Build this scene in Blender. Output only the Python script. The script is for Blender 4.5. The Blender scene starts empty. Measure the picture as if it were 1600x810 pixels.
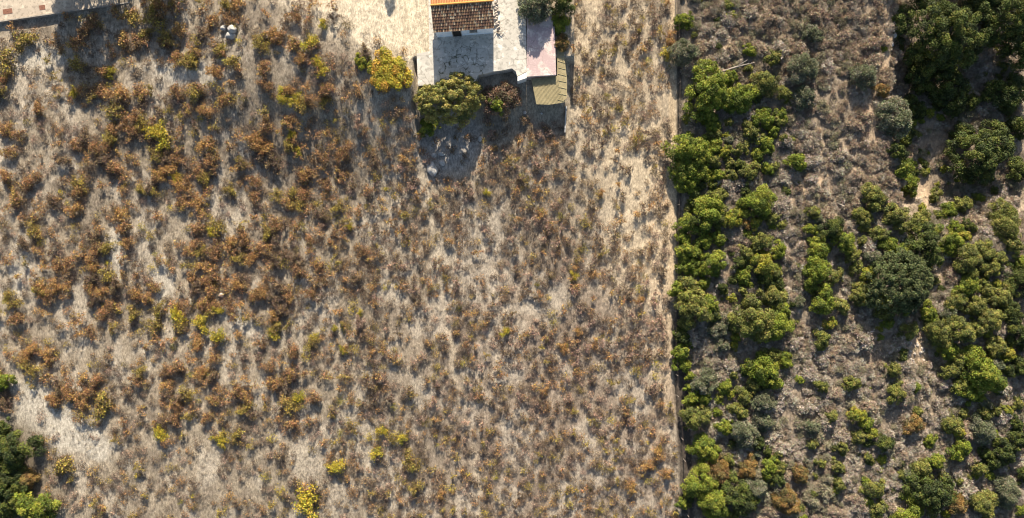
import bpy, bmesh, math, random
import numpy as np
from mathutils import Vector, Matrix
R_ = math.radians
S = bpy.context.scene
COL = S.collection
# ------------------------------------------------------------------ camera, world, sun, exposure
HC = 90.0            # flying height above the field
PM = 12.0            # photo pixels per metre on the field
cd = bpy.data.cameras.new('camera'); cam = bpy.data.objects.new('camera', cd); COL.objects.link(cam)
cam.location = (0, 0, HC); cam.rotation_euler = (0, 0, 0)
cd.sensor_width = 36; cd.lens = 36 * HC / (1600 / PM); cd.clip_end = 3000
S.camera = cam
SUN_EL, SHIFT = 25.0, 0.0
w = bpy.data.worlds.new('World'); S.world = w; w.use_nodes = True
wn = w.node_tree.nodes; bg = wn['Background']
sky = wn.new('ShaderNodeTexSky'); sky.sky_type = 'NISHITA'; sky.sun_disc = False
sky.sun_elevation = R_(SUN_EL); sky.sun_rotation = R_(0); sky.dust_density = 1.5
w.node_tree.links.new(sky.outputs[0], bg.inputs[0]); bg.inputs[1].default_value = 0.068
sd = bpy.data.lights.new('sun', 'SUN'); sun = bpy.data.objects.new('sun', sd); COL.objects.link(sun)
sd.energy = 5.0; sd.angle = R_(0.55); sd.color = (1.0, 0.89, 0.74)
sun.rotation_euler = (R_(-(90 - SUN_EL)), 0, R_(SHIFT)); sun.location = (0, 60, 60)
S.view_settings.view_transform = 'Standard'; S.view_settings.look = 'None'
S.view_settings.gamma = 1; S.view_settings.use_curve_mapping = False
S.view_settings.exposure = 1.36
S.cycles.filter_width = 1.1

rng = np.random.default_rng(7)
rnd = random.Random(5)

def W(px, py, z=0.0):
    f = (HC - z) / HC / PM
    return ((px - 800) * f, (405 - py) * f)

# ------------------------------------------------------------------ numpy noise and terrain
def vnoise(x, y, seed=0):
    xi = np.floor(x).astype(np.int64); yi = np.floor(y).astype(np.int64)
    fx = x - xi; fy = y - yi
    fx = fx * fx * (3 - 2 * fx); fy = fy * fy * (3 - 2 * fy)
    def h(a, b):
        n = (a * 374761393 + b * 668265263 + seed * 974634777) & 0x7fffffff
        n = ((n ^ (n >> 13)) * 1274126177) & 0x7fffffff
        n = (n ^ (n >> 16)) & 0x7fffffff
        return (n % 100003) / 100003.0
    return (h(xi, yi) * (1 - fx) + h(xi + 1, yi) * fx) * (1 - fy) + (h(xi, yi + 1) * (1 - fx) + h(xi + 1, yi + 1) * fx) * fy
def fbm(x, y, seed=0, o=4):
    s = 0; a = .5; t = 0
    for k in range(o):
        s = s + a * vnoise(x * 2 ** k + 17.3 * k, y * 2 ** k - 9.1 * k, seed + k); t += a; a *= .55
    return s / t
def ss(t):
    t = np.clip(t, 0, 1); return t * t * (3 - 2 * t)
TZ = 2.8
def gh(x, y, micro=True):
    x = np.asarray(x, float); y = np.asarray(y, float)
    hill = (TZ - .08) * ss((y - 8) / 18.5) * ss((x + 62) / 40) * (1 - ss((x + 12.9) / 1.3))
    hill = np.where((x > -13.5) & (x < 8) & (y > 25.5), TZ - .4, hill)
    back = (TZ - .3) * ss((y - 36) / 8) * (x < 12) * (x > -20)
    z = np.maximum(hill, back)
    z = np.maximum(z, 1.2 * ss((y - 16.5) / 5) * ss((x + 13.2) / .8) * (1 - ss((x - 6) / 2)))
    edge = 49.6 + 1.6 * (fbm(y / 6, y * 0 + 3.3, 3) - .5) * 2
    z = z - 4.2 * ss((x - edge) / 2.6) * ss((y - 1) / 9)
    z = z - 1.4 * ss((x - 50) / 6) * (1 - ss((y - 1) / 9)) * fbm(x / 9, y / 9, 8) * 1.5
    z = z + .5 * (fbm(x / 14, y / 14, 5, 2) - .5)
    if micro:
        z = z + .07 * (fbm(x / .9, y / .9, 11, 3) - .5)
        scr = ss((x - 22) / 2)
        z = z + scr * .5 * (fbm(x / 2.2, y / 2.2, 12, 3) - .5)
    return z
def g1(x, y): return float(gh(np.array([x]), np.array([y]))[0])

# ------------------------------------------------------------------ materials
def mat(name, rough=.9, spec=.2):
    m = bpy.data.materials.new(name); m.use_nodes = True
    n = m.node_tree.nodes; b = n['Principled BSDF']
    b.inputs['Roughness'].default_value = rough; b.inputs['Specular IOR Level'].default_value = spec
    return m, n, m.node_tree.links, b
def noisy(name, c1, c2, scale=3, rough=.9, bump=.3, bscale=20, detail=6):
    m, n, l, b = mat(name, rough)
    tc = n.new('ShaderNodeTexCoord'); t = n.new('ShaderNodeTexNoise'); t.inputs['Scale'].default_value = scale
    t.inputs['Detail'].default_value = detail; t.inputs['Roughness'].default_value = .65
    l.new(tc.outputs['Object'], t.inputs['Vector'])
    r = n.new('ShaderNodeValToRGB'); r.color_ramp.elements[0].position = .32; r.color_ramp.elements[1].position = .68
    r.color_ramp.elements[0].color = (*c1, 1); r.color_ramp.elements[1].color = (*c2, 1)
    l.new(t.outputs[0], r.inputs[0]); l.new(r.outputs[0], b.inputs['Base Color'])
    t2 = n.new('ShaderNodeTexNoise'); t2.inputs['Scale'].default_value = bscale; l.new(tc.outputs['Object'], t2.inputs['Vector'])
    bp = n.new('ShaderNodeBump'); bp.inputs['Strength'].default_value = bump; bp.inputs['Distance'].default_value = .05
    l.new(t2.outputs[0], bp.inputs['Height']); l.new(bp.outputs[0], b.inputs['Normal'])
    return m
def tinted(name, transl=.0, rough=.75, spec=.25):
    m, n, l, b = mat(name, rough, spec)
    a = n.new('ShaderNodeAttribute'); a.attribute_name = 'tint'
    l.new(a.outputs['Color'], b.inputs['Base Color'])
    if transl:
        tr = n.new('ShaderNodeBsdfTranslucent'); l.new(a.outputs['Color'], tr.inputs[0])
        mx = n.new('ShaderNodeMixShader'); mx.inputs[0].default_value = transl
        l.new(b.outputs[0], mx.inputs[1]); l.new(tr.outputs[0], mx.inputs[2]); l.new(mx.outputs[0], n['Material Output'].inputs[0])
    return m
M_leaf = tinted('leaf', .22)
M_twig = tinted('dry_twig', .08, .95, .1)
M_straw = tinted('straw', .15, .95, .1)
M_bark = noisy('bark', (.10, .075, .055), (.2, .16, .12), 6)
M_white = noisy('white_render', (.58, .56, .52), (.76, .74, .70), 2, .85, .15)
M_stone = noisy('pale_stone', (.26, .245, .22), (.48, .46, .42), 3, .9, .6, 9)
M_rubble = noisy('rubble', (.30, .25, .2), (.52, .47, .41), 5, .9, .6, 12)
M_conc2 = noisy('retaining_stone', (.2, .17, .14), (.4, .36, .3), 3, .95, .8, 6)
M_dark = noisy('dark_opening', (.015, .014, .013), (.035, .03, .027), 3)
M_wood = noisy('weathered_wood', (.16, .14, .12), (.32, .28, .24), 4)
M_post = noisy('fence_post', (.14, .12, .1), (.24, .21, .18), 4)
M_wire = noisy('rusty_wire', (.08, .06, .05), (.12, .09, .07), 4)
M_rust = noisy('rust_cover', (.16, .07, .045), (.24, .12, .08), 6)
M_green = noisy('green_plastic', (.12, .3, .05), (.2, .42, .09), 3)

def soil_mat():
    m, n, l, b = mat('soil', .97, .1)
    a = n.new('ShaderNodeAttribute'); a.attribute_name = 'tint'
    g = n.new('ShaderNodeNewGeometry')
    cur = a.outputs['Color']
    for sc, lo, hi, stretch in ((1.3, .78, 1.2, 1), (5.5, .66, 1.3, .45), (16, .7, 1.3, .6)):
        mp = n.new('ShaderNodeMapping'); mp.inputs['Scale'].default_value = (1, stretch, 1); l.new(g.outputs['Position'], mp.inputs[0])
        t = n.new('ShaderNodeTexNoise'); t.inputs['Scale'].default_value = sc; t.inputs['Detail'].default_value = 5
        l.new(mp.outputs[0], t.inputs['Vector'])
        mr = n.new('ShaderNodeMapRange'); mr.inputs['From Min'].default_value = .32; mr.inputs['From Max'].default_value = .68
        mr.inputs['To Min'].default_value = lo; mr.inputs['To Max'].default_value = hi; l.new(t.outputs[0], mr.inputs[0])
        v = n.new('ShaderNodeVectorMath'); v.operation = 'SCALE'; l.new(cur, v.inputs[0]); l.new(mr.outputs[0], v.inputs['Scale'])
        cur = v.outputs[0]
    l.new(cur, b.inputs['Base Color'])
    t2 = n.new('ShaderNodeTexNoise'); t2.inputs['Scale'].default_value = 9; t2.inputs['Detail'].default_value = 8; l.new(g.outputs['Position'], t2.inputs['Vector'])
    bp = n.new('ShaderNodeBump'); bp.inputs['Strength'].default_value = .55; bp.inputs['Distance'].default_value = .08
    l.new(t2.outputs[0], bp.inputs['Height']); l.new(bp.outputs[0], b.inputs['Normal'])
    return m
def concrete_mat(name, c1, c2, crack_at=None, pink=None):
    """weathered slab: stains, dirt, joints and cracks that follow their own shapes"""
    m, n, l, b = mat(name, .9, .2)
    g = n.new('ShaderNodeNewGeometry')
    def noise(sc, det=6):
        t = n.new('ShaderNodeTexNoise'); t.inputs['Scale'].default_value = sc; t.inputs['Detail'].default_value = det
        t.inputs['Roughness'].default_value = .6; l.new(g.outputs['Position'], t.inputs['Vector']); return t
    def mix(fac, a, c):
        x = n.new('ShaderNodeMix'); x.data_type = 'RGBA'
        l.new(fac, x.inputs['Factor']); 
        if isinstance(a, tuple): x.inputs['A'].default_value = (*a, 1)
        else: l.new(a, x.inputs['A'])
        if isinstance(c, tuple): x.inputs['B'].default_value = (*c, 1)
        else: l.new(c, x.inputs['B'])
        return x.outputs['Result']
    def rng_(src, a, b_, lo=0, hi=1):
        mr = n.new('ShaderNodeMapRange'); mr.inputs[1].default_value = a; mr.inputs[2].default_value = b_
        mr.inputs[3].default_value = lo; mr.inputs[4].default_value = hi; l.new(src, mr.inputs[0]); return mr.outputs[0]
    cur = mix(rng_(noise(.55).outputs[0], .42, .58), c1, c2)
    cur = mix(rng_(noise(2.4).outputs[0], .52, .6, 0, .9), cur, tuple(v * .72 for v in c1))
    cur = mix(rng_(noise(1.1).outputs[0], .6, .63, 0, .8), cur, tuple(min(.8, v * 1.3) for v in c2))
    cur = mix(rng_(noise(14).outputs[0], .58, .7, 0, .5), cur, (.16, .13, .10))
    if pink:
        cur = mix(rng_(noise(.8).outputs[0], .43, .5), cur, pink)
        cur = mix(rng_(noise(6).outputs[0], .55, .62, 0, .6), cur, tuple(v * 1.35 for v in pink))
    if crack_at:
        # distort coordinates, voronoi edges, masked round a centre
        nz = noise(1.2, 3)
        ad = n.new('ShaderNodeVectorMath'); ad.operation = 'MULTIPLY_ADD'; l.new(nz.outputs[1], ad.inputs[0])
        ad.inputs[1].default_value = (.7, .7, 0); l.new(g.outputs['Position'], ad.inputs[2])
        flat = n.new('ShaderNodeVectorMath'); flat.operation = 'MULTIPLY'; flat.inputs[1].default_value = (1, 1.25, 0); l.new(ad.outputs[0], flat.inputs[0])
        vo = n.new('ShaderNodeTexVoronoi'); vo.feature = 'DISTANCE_TO_EDGE'; vo.inputs['Scale'].default_value = 1.05; l.new(flat.outputs[0], vo.inputs['Vector'])
        line = rng_(vo.outputs['Distance'], .055, .012)
        lm = n.new('ShaderNodeMath'); lm.operation = 'MULTIPLY'; l.new(line, lm.inputs[0]); l.new(rng_(noise(1.7).outputs[0], .40, .56), lm.inputs[1]); line = lm.outputs[0]
        ds = n.new('ShaderNodeVectorMath'); ds.operation = 'DISTANCE'; l.new(g.outputs['Position'], ds.inputs[0]); ds.inputs[1].default_value = crack_at
        dn = n.new('ShaderNodeMath'); dn.operation = 'MULTIPLY_ADD'; l.new(noise(.9).outputs[0], dn.inputs[0]); dn.inputs[1].default_value = 3.4; l.new(ds.outputs['Value'], dn.inputs[2])
        msk = rng_(dn.outputs[0], 4.9, 4.3)
        mu = n.new('ShaderNodeMath'); mu.operation = 'MULTIPLY'; l.new(line, mu.inputs[0]); l.new(msk, mu.inputs[1])
        cur = mix(mu.outputs[0], cur, (.075, .075, .045))
        # fine cracks everywhere
        v2 = n.new('ShaderNodeTexVoronoi'); v2.feature = 'DISTANCE_TO_EDGE'; v2.inputs['Scale'].default_value = .42; l.new(flat.outputs[0], v2.inputs['Vector'])
        cur = mix(rng_(v2.outputs['Distance'], .014, .005, 0, .4), cur, (.1, .085, .06))
    l.new(cur, b.inputs['Base Color'])
    bp = n.new('ShaderNodeBump'); bp.inputs['Strength'].default_value = .3; bp.inputs['Distance'].default_value = .03
    l.new(noise(11).outputs[0], bp.inputs['Height']); l.new(bp.outputs[0], b.inputs['Normal'])
    return m
M_soil = soil_mat()

# ------------------------------------------------------------------ object helpers
def link(o, parent=None):
    COL.objects.link(o)
    if parent: o.parent = parent
    return o
def npmesh(name, V, F, tint=None, m=None, smooth=False):
    """V (n,3), F (k,4) ; tint per vertex (n,3)"""
    me = bpy.data.meshes.new(name); V = np.asarray(V, np.float32); F = np.asarray(F, np.int32)
    me.vertices.add(len(V)); me.vertices.foreach_set('co', V.ravel())
    k = F.shape[1]; me.loops.add(F.size); me.loops.foreach_set('vertex_index', F.ravel())
    me.polygons.add(len(F)); me.polygons.foreach_set('loop_start', np.arange(0, F.size, k, dtype=np.int32))
    me.update(calc_edges=True)
    if smooth: me.polygons.foreach_set('use_smooth', np.ones(len(F), bool))
    if tint is not None:
        a = me.attributes.new('tint', 'FLOAT_COLOR', 'POINT')
        c = np.ones((len(V), 4), np.float32); c[:, :3] = tint; a.data.foreach_set('color', c.ravel())
    if m: me.materials.append(m)
    return me
def leafmesh(name, V, C, m):
    n = len(V) // 4
    return npmesh(name, V, np.arange(4 * n).reshape(n, 4), np.repeat(C, 4, 0), m)
def bmobj(name, bm, m, parent=None, smooth=False):
    me = bpy.data.meshes.new(name); bm.normal_update(); bm.to_mesh(me); bm.free(); me.materials.append(m)
    if smooth: me.polygons.foreach_set('use_smooth', [True] * len(me.polygons))
    return link(bpy.data.objects.new(name, me), parent)
def prism(bm, pts, z0, z1):
    a = [bm.verts.new((x, y, z0 if not callable(z0) else z0(x, y))) for x, y in pts]
    b = [bm.verts.new((x, y, z1 if not callable(z1) else z1(x, y))) for x, y in pts]
    n = len(pts); bm.faces.new(b); bm.faces.new(a[::-1])
    for i in range(n): bm.faces.new((a[i], a[(i + 1) % n], b[(i + 1) % n], b[i]))
def box(bm, c, s, rz=0, M=None):
    m = Matrix.Translation(c) @ Matrix.Rotation(rz, 4, 'Z') @ Matrix.Diagonal((*s, 1))
    if M: m = M @ m
    bmesh.ops.create_cube(bm, size=1, matrix=m)
def tube(bm, pts, rad, seg=6):
    rings = []
    for i, p in enumerate(pts):
        p = Vector(p); d = (Vector(pts[min(i + 1, len(pts) - 1)]) - Vector(pts[max(i - 1, 0)])).normalized()
        u = d.orthogonal().normalized(); v = d.cross(u)
        rings.append([bm.verts.new(p + (u * math.cos(2 * math.pi * k / seg) + v * math.sin(2 * math.pi * k / seg)) * rad[i]) for k in range(seg)])
    for a, b in zip(rings, rings[1:]):
        for k in range(seg): bm.faces.new((a[k], a[(k + 1) % seg], b[(k + 1) % seg], b[k]))
    bm.faces.new(rings[0][::-1]); bm.faces.new(rings[-1])
def tag(o, label=None, cat=None, group=None, kind=None):
    if label: o['label'] = label
    if cat: o['category'] = cat
    if group: o['group'] = group
    if kind: o['kind'] = kind
    return o
def empty(name, loc, rz=0):
    o = bpy.data.objects.new(name, None); o.empty_display_size = .3; link(o); o.location = loc; o.rotation_euler = (0, 0, rz); return o
def where(px, py):
    return f'{min(99, max(1, round(px / 16)))}% across and {min(99, max(1, round(py / 8.1)))}% down the photo'

# ------------------------------------------------------------------ ground
def axis(lo, hi, a, b, st):
    out = list(np.arange(a, b + 1e-6, st)); s = st; x = b
    while x < hi: s *= 1.35; x += s; out.append(x)
    s = st; x = a
    while x > lo: s *= 1.35; x -= s; out.insert(0, x)
    return np.array(out)
ST = .22
XA = axis(-700, 700, -70, 72, ST); YA = axis(-700, 700, -38, 42, ST)
GX, GY = np.meshgrid(XA, YA); GZ = gh(GX, GY)
PX = 800 + GX * PM; PY = 405 - GY * PM
def ell(cx, cy, rx, ry, soft=.5, rot=0, wob=.35):
    c, s = math.cos(R_(rot)), math.sin(R_(rot))
    dx = PX - cx; dy = PY - cy
    d = np.hypot((dx * c + dy * s) / rx, (-dx * s + dy * c) / ry) + wob * (fbm(GX / 1.6, GY / 1.6, 41) - .5) * 2
    return (1 - ss((d - 1 + soft) / (2 * soft)))[..., None]
def C(*a): return np.array(a, float)
col = np.zeros(GX.shape + (3,)) + C(.245, .205, .15)                     # straw covered field
big = fbm(GX / 7, GY / 7, 21)[..., None]; mid = fbm(GX / 1.6, GY / 2.6, 22)[..., None]
col = col * (.80 + .4 * big)
browny = ss((PX - 520) / 300)[..., None] * ss((PY - 250) / 300)[..., None]
col = col * (1 - .35 * browny) + C(.21, .155, .125) * .35 * browny
col = np.where(mid > .57, col * .72 + C(.09, .07, .06) * .28, col)
pale = ss((fbm(GX / 3, GY / 4.5, 23) - .5) / .12)[..., None]
col = col * (1 - .5 * pale) + C(.38, .335, .265) * .5 * pale
def lay(mask, c, k=1.0):
    global col
    col = col * (1 - mask * k) + np.array(c) * mask * k
lay(ell(965, 130, 75, 260, .6), (.38, .31, .215), .8)
lay(ell(1000, 330, 50, 160, .6), (.42, .345, .24), .85)
lay(ell(1035, 440, 22, 250, .5), (.46, .36, .24), .6)
for e in ((560, 20, 95, 55, 25), (640, 60, 50, 75, 0), (600, 30, 60, 45, 20), (470, -10, 90, 30, 8)):
    lay(ell(*e[:4], .35, e[4], .2), (.50, .425, .31), .9)
for e in ((100, 670, 95, 26, 28), (45, 640, 38, 60, 10), (250, 445, 20, 38, 0), (375, 500, 45, 14, 35), (120, 690, 60, 24, 15),
          (300, 120, 60, 22, 10), (60, 90, 60, 20, 0), (180, 400, 16, 50, 0), (390, 260, 14, 40, -20), (30, 420, 14, 60, 5)):
    lay(ell(*e[:4], .25, e[4], .6), (.38, .345, .28), .8)
# thin worn trail running down the middle of the field
TRY = [150, 250, 330, 470, 560, 620, 690, 800]; TRX = [640, 655, 672, 695, 705, 720, 738, 752]
tx = np.interp(PY, TRY, TRX) + 10 * (fbm(GY / 3, GY * 0, 31) - .5)
tr = (1 - ss(np.abs(PX - tx) / 9))[..., None] * ss((fbm(GX / 2, GY / 3, 33) - .3) / .2)[..., None]
tr = tr * (PY > 180)[..., None]
lay(tr, (.40, .34, .25), .6)
# scrub hillside
sc = ss((PX - 1058 - np.interp(PY, [500, 810], [0, 20])) / 14)[..., None]
scc = C(.23, .185, .135) * (.7 + .6 * fbm(GX / 3, GY / 3, 25)[..., None])
col = col * (1 - sc) + scc * sc
fence_shade = (1 - ss((np.abs(PX - 1059 - np.interp(PY, [480, 810], [0, 16])) - 8) / 6))[..., None] * ss((PY - 400) / 120)[..., None]
lay(fence_shade, (.05, .042, .035), .9)  # shade beside the fence, painted into the soil colour
lay((1 - ss((np.abs(PX - 1061.5) - 3) / 3))[..., None] * (PY < 520)[..., None], (.06, .05, .04), .85)  # painted dark strip continued thinly up the fence
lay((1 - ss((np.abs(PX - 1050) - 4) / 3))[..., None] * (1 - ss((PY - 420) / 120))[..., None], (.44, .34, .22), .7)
for e in ((1385, 60, 22, 75, -6), (1360, 190, 16, 60, 6), (1475, 275, 12, 50, 8), (1478, 425, 12, 42, -5), (1463, 465, 16, 22, 0), (1437, 535, 24, 38, 10),
          (1140, 455, 7, 40, 4), (1330, 60, 40, 40, 0), (1595, 412, 16, 22, 0), (1352, 520, 20, 30, 10), (1120, 75, 28, 36, 0), (1430, 190, 18, 24, 0), (1290, 290, 60, 60, 10)):
    lay(ell(*e[:4], .4, e[4]), (.40, .30, .20), .75)
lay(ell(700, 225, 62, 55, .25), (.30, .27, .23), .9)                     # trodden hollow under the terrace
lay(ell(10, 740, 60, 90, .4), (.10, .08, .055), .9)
nx, ny = len(XA), len(YA)
idx = np.arange(nx * ny).reshape(ny, nx)
F = np.stack([idx[:-1, :-1], idx[:-1, 1:], idx[1:, 1:], idx[1:, :-1]], -1).reshape(-1, 4)
V = np.stack([GX, GY, GZ], -1).reshape(-1, 3)
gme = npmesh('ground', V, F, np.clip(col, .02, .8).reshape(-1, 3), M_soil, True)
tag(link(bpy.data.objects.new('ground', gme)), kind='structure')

# ------------------------------------------------------------------ plant generators
def jit(rg, base, n, s=.18, hs=.1):
    b = np.asarray(base, float)
    return np.clip(b * (1 + s * rg.normal(size=(n, 1))) * (1 + hs * rg.normal(size=(n, 3))), .004, .85)
def quads(p, t, nrm, L, Wd):
    """rhombic leaves: centre p, direction t, normal nrm"""
    t = t / (np.linalg.norm(t, axis=1, keepdims=True) + 1e-9)
    b = np.cross(nrm, t); b /= (np.linalg.norm(b, axis=1, keepdims=True) + 1e-9)
    L = np.asarray(L).reshape(-1, 1); Wd = np.asarray(Wd).reshape(-1, 1)
    return np.stack([p - t * L / 2, p + b * Wd / 2 - t * L * .05, p + t * L / 2, p - b * Wd / 2 - t * L * .05], 1).reshape(-1, 3)
def crown(rg, R, Hh, leaf=.16, asp=.6, pal=((.1, .15, .03),), dens=1.0, lobe=None, outward=0.0, z0=.15, squash=1.0, rag=.25):
    lr0 = lobe or min(.66, max(.2, R * .3))
    n = int(max(7, 4.2 * (R / lr0) ** 2))
    ph = rg.uniform(0, 6.28, 4)
    a = rg.uniform(0, 2 * np.pi, n); rr = np.sqrt(rg.uniform(0, 1, n))
    rim = 1 + rag * (np.sin(a * 2 + ph[0]) * .5 + np.sin(a * 3 + ph[1]) * .35 + np.sin(a * 5 + ph[2]) * .3)
    Vs = []; Cs = []
    for i in range(n):
        lr = lr0 * rg.uniform(.6, 1.25)
        rad = rr[i] * max(.1, R * rim[i] - lr * .45)
        top = Hh * math.sqrt(max(0, 1 - (rr[i] * .92) ** 2)) * rg.uniform(.72, 1.04)
        c = np.array([rad * math.cos(a[i]), rad * math.sin(a[i]) * squash, z0 + max(lr * .4, top - lr)])
        k = int(dens * 11 * lr * lr / (leaf * leaf * asp)) + 6
        d = rg.normal(size=(k, 3)); d /= np.linalg.norm(d, axis=1, keepdims=True)
        d[:, 2] = np.where(d[:, 2] < -.45, -d[:, 2], d[:, 2])
        q = c + d * lr * (rg.uniform(.35, 1, (k, 1)) ** .45) * np.array([1, 1, .85])
        nr = d + .75 * rg.normal(size=(k, 3)) + np.array([0, 0, .25])
        t = np.cross(nr, rg.normal(size=(k, 3))) * (1 - outward) + d * outward * 1.5 + .25 * rg.normal(size=(k, 3))
        nr2 = np.cross(t, rg.normal(size=(k, 3))) if outward > .5 else nr
        L = leaf * rg.uniform(.65, 1.35, k)
        Vs.append(quads(q, t, nr2, L, L * asp))
        base = np.array(pal[rg.integers(len(pal))]) * rg.uniform(.82, 1.2)
        Cs.append(jit(rg, base, k))
    V = np.concatenate(Vs); V[:, 2] = np.maximum(V[:, 2], -.15)
    return V, np.concatenate(Cs)
def tree_trunk(rg, R, Hh, parent, name='trunk'):
    bm = bmesh.new(); r0 = .05 + .045 * R
    tube(bm, [(0, 0, -.4), (.04 * R, .02, Hh * .3), (.0, .05 * R, Hh * .62)], [r0 * 1.4, r0, r0 * .6], 7)
    for k in range(4):
        a = k * 1.57 + rg.uniform(-.5, .5)
        tube(bm, [(.02 * R, .01, Hh * .22), (math.cos(a) * R * .35, math.sin(a) * R * .35, Hh * .45), (math.cos(a) * R * .62, math.sin(a) * R * .62, Hh * .62)], [r0 * .7, r0 * .45, r0 * .18], 5)
    return bmobj(name, bm, M_bark, parent, True)

# ------------------------------------------------------------------ concrete lane, top left
bm = bmesh.new()
A = W(-700, 128, .4); B = W(0, 33, .4); Cc = W(232, -1, .4); D = W(420, -34, .4)
off = lambda p, d: (p[0] + d[0], p[1] + d[1])
prism(bm, [A, B, Cc, D, off(D, (2, 7)), off(Cc, (1, 7)), off(B, (1, 7)), off(A, (1, 7))], -.6, .40)
M_lane = concrete_mat('lane_concrete', (.40, .335, .26), (.46, .39, .30))
lane = tag(bmobj('lane', bm, M_lane), kind='structure')
bm = bmesh.new()
for p, q in ((A, B), (B, Cc), (Cc, D)):
    v = Vector((q[0] - p[0], q[1] - p[1])).normalized(); nrm = Vector((v.y, -v.x)) * .16
    prism(bm, [(p[0], p[1]), (p[0] + nrm.x, p[1] + nrm.y), (q[0] + nrm.x, q[1] + nrm.y), (q[0], q[1])][::1], -.5, .52)
kb = bmobj('kerb', bm, M_conc2); tag(kb, kind='structure')
for (px, py, sx, sy, lab) in ((12, 18, 1.2, .65, 'rusty rectangular cover plate set in the concrete lane, fully in sun'),
                              (66, 12, .75, .6, 'smaller rusty cover plate in the lane, at the edge of tree shade')):
    bm = bmesh.new(); x, y = W(px, py, .4)
    box(bm, (x, y, .412), (sx, sy, .02), R_(8)); box(bm, (x, y, .43), (sx * .12, sy * .12, .02), R_(8))
    tag(bmobj('drain_cover', bm, M_rust), lab, 'drain cover', 'rusty cover plates in the lane')

# ------------------------------------------------------------------ terrace, pink slab, walls
M_terr = concrete_mat('terrace_concrete', (.45, .42, .36), (.54, .50, .43), crack_at=(*W(722, 108, TZ), TZ))
M_pink = concrete_mat('pink_slab', (.58, .48, .42), (.62, .52, .46), crack_at=(40, 40, 0), pink=(.44, .33, .31))
poly = [(653, 134), (651, 84), (671, 80), (668, -60), (824, -60), (822, 30), (823, 112), (808, 119), (806, 112), (800, 107), (786, 110), (770, 112), (757, 116), (748, 117), (742, 128), (700, 134)]
bm = bmesh.new(); prism(bm, [W(a, b, TZ) for a, b in poly][::1], -.3, TZ)
tag(bmobj('terrace', bm, M_terr), kind='structure')
bm = bmesh.new(); zt = TZ + .09
prism(bm, [W(a, b, zt) for a, b in [(823.2, 120), (823.2, 27), (866, 26), (869, 117)]], -.3, zt)
tag(bmobj('pink_paving', bm, M_pink), kind='structure')
bm = bmesh.new()   # back yard ground behind the slab
prism(bm, [W(a, b, TZ - .12) for a, b in [(824.4, 26.6), (824.4, -60), (893, -60), (886, 26.6)]], -.3, TZ - .12)
tag(bmobj('back_yard', bm, noisy('yard_earth', (.22, .18, .13), (.34, .28, .21), 2)), kind='structure')
bm = bmesh.new()
for q in ([(808.6, 127), (808.6, 120), (823, 113), (823, 122)],):
    prism(bm, [W(a, b, TZ + .2) for a, b in q], -.2, TZ + .22)
tag(bmobj('wall_stub', bm, M_white), 'short white masonry block at the lower right corner of the concrete yard', 'wall block')
bm = bmesh.new(); p0 = W(884, 166, 1); p1 = W(882, 207, .8)
prism(bm, [(p0[0], p0[1]), (p0[0] + .14, p0[1]), (p1[0] + .14, p1[1]), (p1[0], p1[1])], -.3, .8)
prism(bm, [(p0[0] - .04, p0[1]), (p0[0] + .18, p0[1]), (p0[0] + .18, p0[1] - .3), (p0[0] - .04, p0[1] - .3)], -.3, .95)
tag(bmobj('garden_wall', bm, M_stone), 'thin pale garden wall running down from the tan awning corner', 'wall')

# ------------------------------------------------------------------ house
ang = math.atan2(.55, 7.4); hx, hy = -9.60, 27.72
house = empty('tiled_house', (hx, hy, TZ), ang)
tag(house, 'white-walled cottage with brown clay tile roof at the top of the cracked yard', 'house')
LH, DH, WH = 7.45, 5.8, 2.85; RISE = .95
bm = bmesh.new()   # walls with gables
def gable(x):
    return [(x, .22, -.1), (x, DH - .22, -.1), (x, DH - .22, WH), (x, DH / 2, WH + RISE - .10), (x, .22, WH)]
a = [bm.verts.new(p) for p in gable(.18)]; b = [bm.verts.new(p) for p in gable(LH - .14)]
bm.faces.new(a); bm.faces.new(b[::-1])
for i in (0, 1, 4): bm.faces.new((a[i], b[i], b[(i + 1) % 5], a[(i + 1) % 5]))
for i in (2, 3): bm.faces.new((a[i], b[i], b[(i + 1) % 5], a[(i + 1) % 5]))
bmobj('wall', bm, noisy('wall_render', (.60, .66, .72), (.76, .79, .82), 1.5, .85, .15), house)
# tile slopes
M_tile = tinted('clay_tile', 0, .85, .2)
def slope(front):
    nc = 38; nr = 9; pitch = LH / nc; sx = 6
    Vv = []; Ff = []; Tt = []
    rg = np.random.default_rng(3 + front)
    run = DH / 2 + .12
    for cidx in range(nc):
        for r in range(nr):
            v0 = run * r / nr; v1 = run * (r + 1) / nr + .04
            basec = [(.29, .165, .10), (.22, .13, .09), (.40, .26, .15), (.16, .10, .07), (.56, .44, .29)][rg.choice(5, p=[.26, .24, .22, .12, .16])]
            basec = np.array(basec) * rg.uniform(.8, 1.2)
            if not front: basec = np.array((.50, .22, .09)) * rg.uniform(.8, 1.15)  # far slope's sunlit look is put into its tile colour
            i0 = len(Vv); jx = rg.uniform(-.008, .008)
            for v, dz in ((v0, .035), (v1, 0)):
                for s in range(sx + 1):
                    u = s / sx
                    z = .075 * math.sin(math.pi * min(1, u / .66)) if u < .66 else -.02 * math.sin(math.pi * (u - .66) / .34)
                    y = v - .12
                    zz = WH + (y) / (DH / 2) * RISE + z + dz + .02
                    x = cidx * pitch + u * pitch + jx
                    Vv.append((x, y if front else DH - y, zz)); Tt.append(basec * (.45 if u > .66 else 1))
            for s in range(sx):
                q = (i0 + s, i0 + s + 1, i0 + sx + 2 + s, i0 + sx + 1 + s)
                Ff.append(q if front else q[::-1])
    return link(bpy.data.objects.new('roof_slope', npmesh('roof_slope', Vv, Ff, np.array(Tt), M_tile)), house)
r1 = slope(1); r2 = slope(0)
r2['label'] = 'sunlit orange far slope of the tiled roof'
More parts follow.
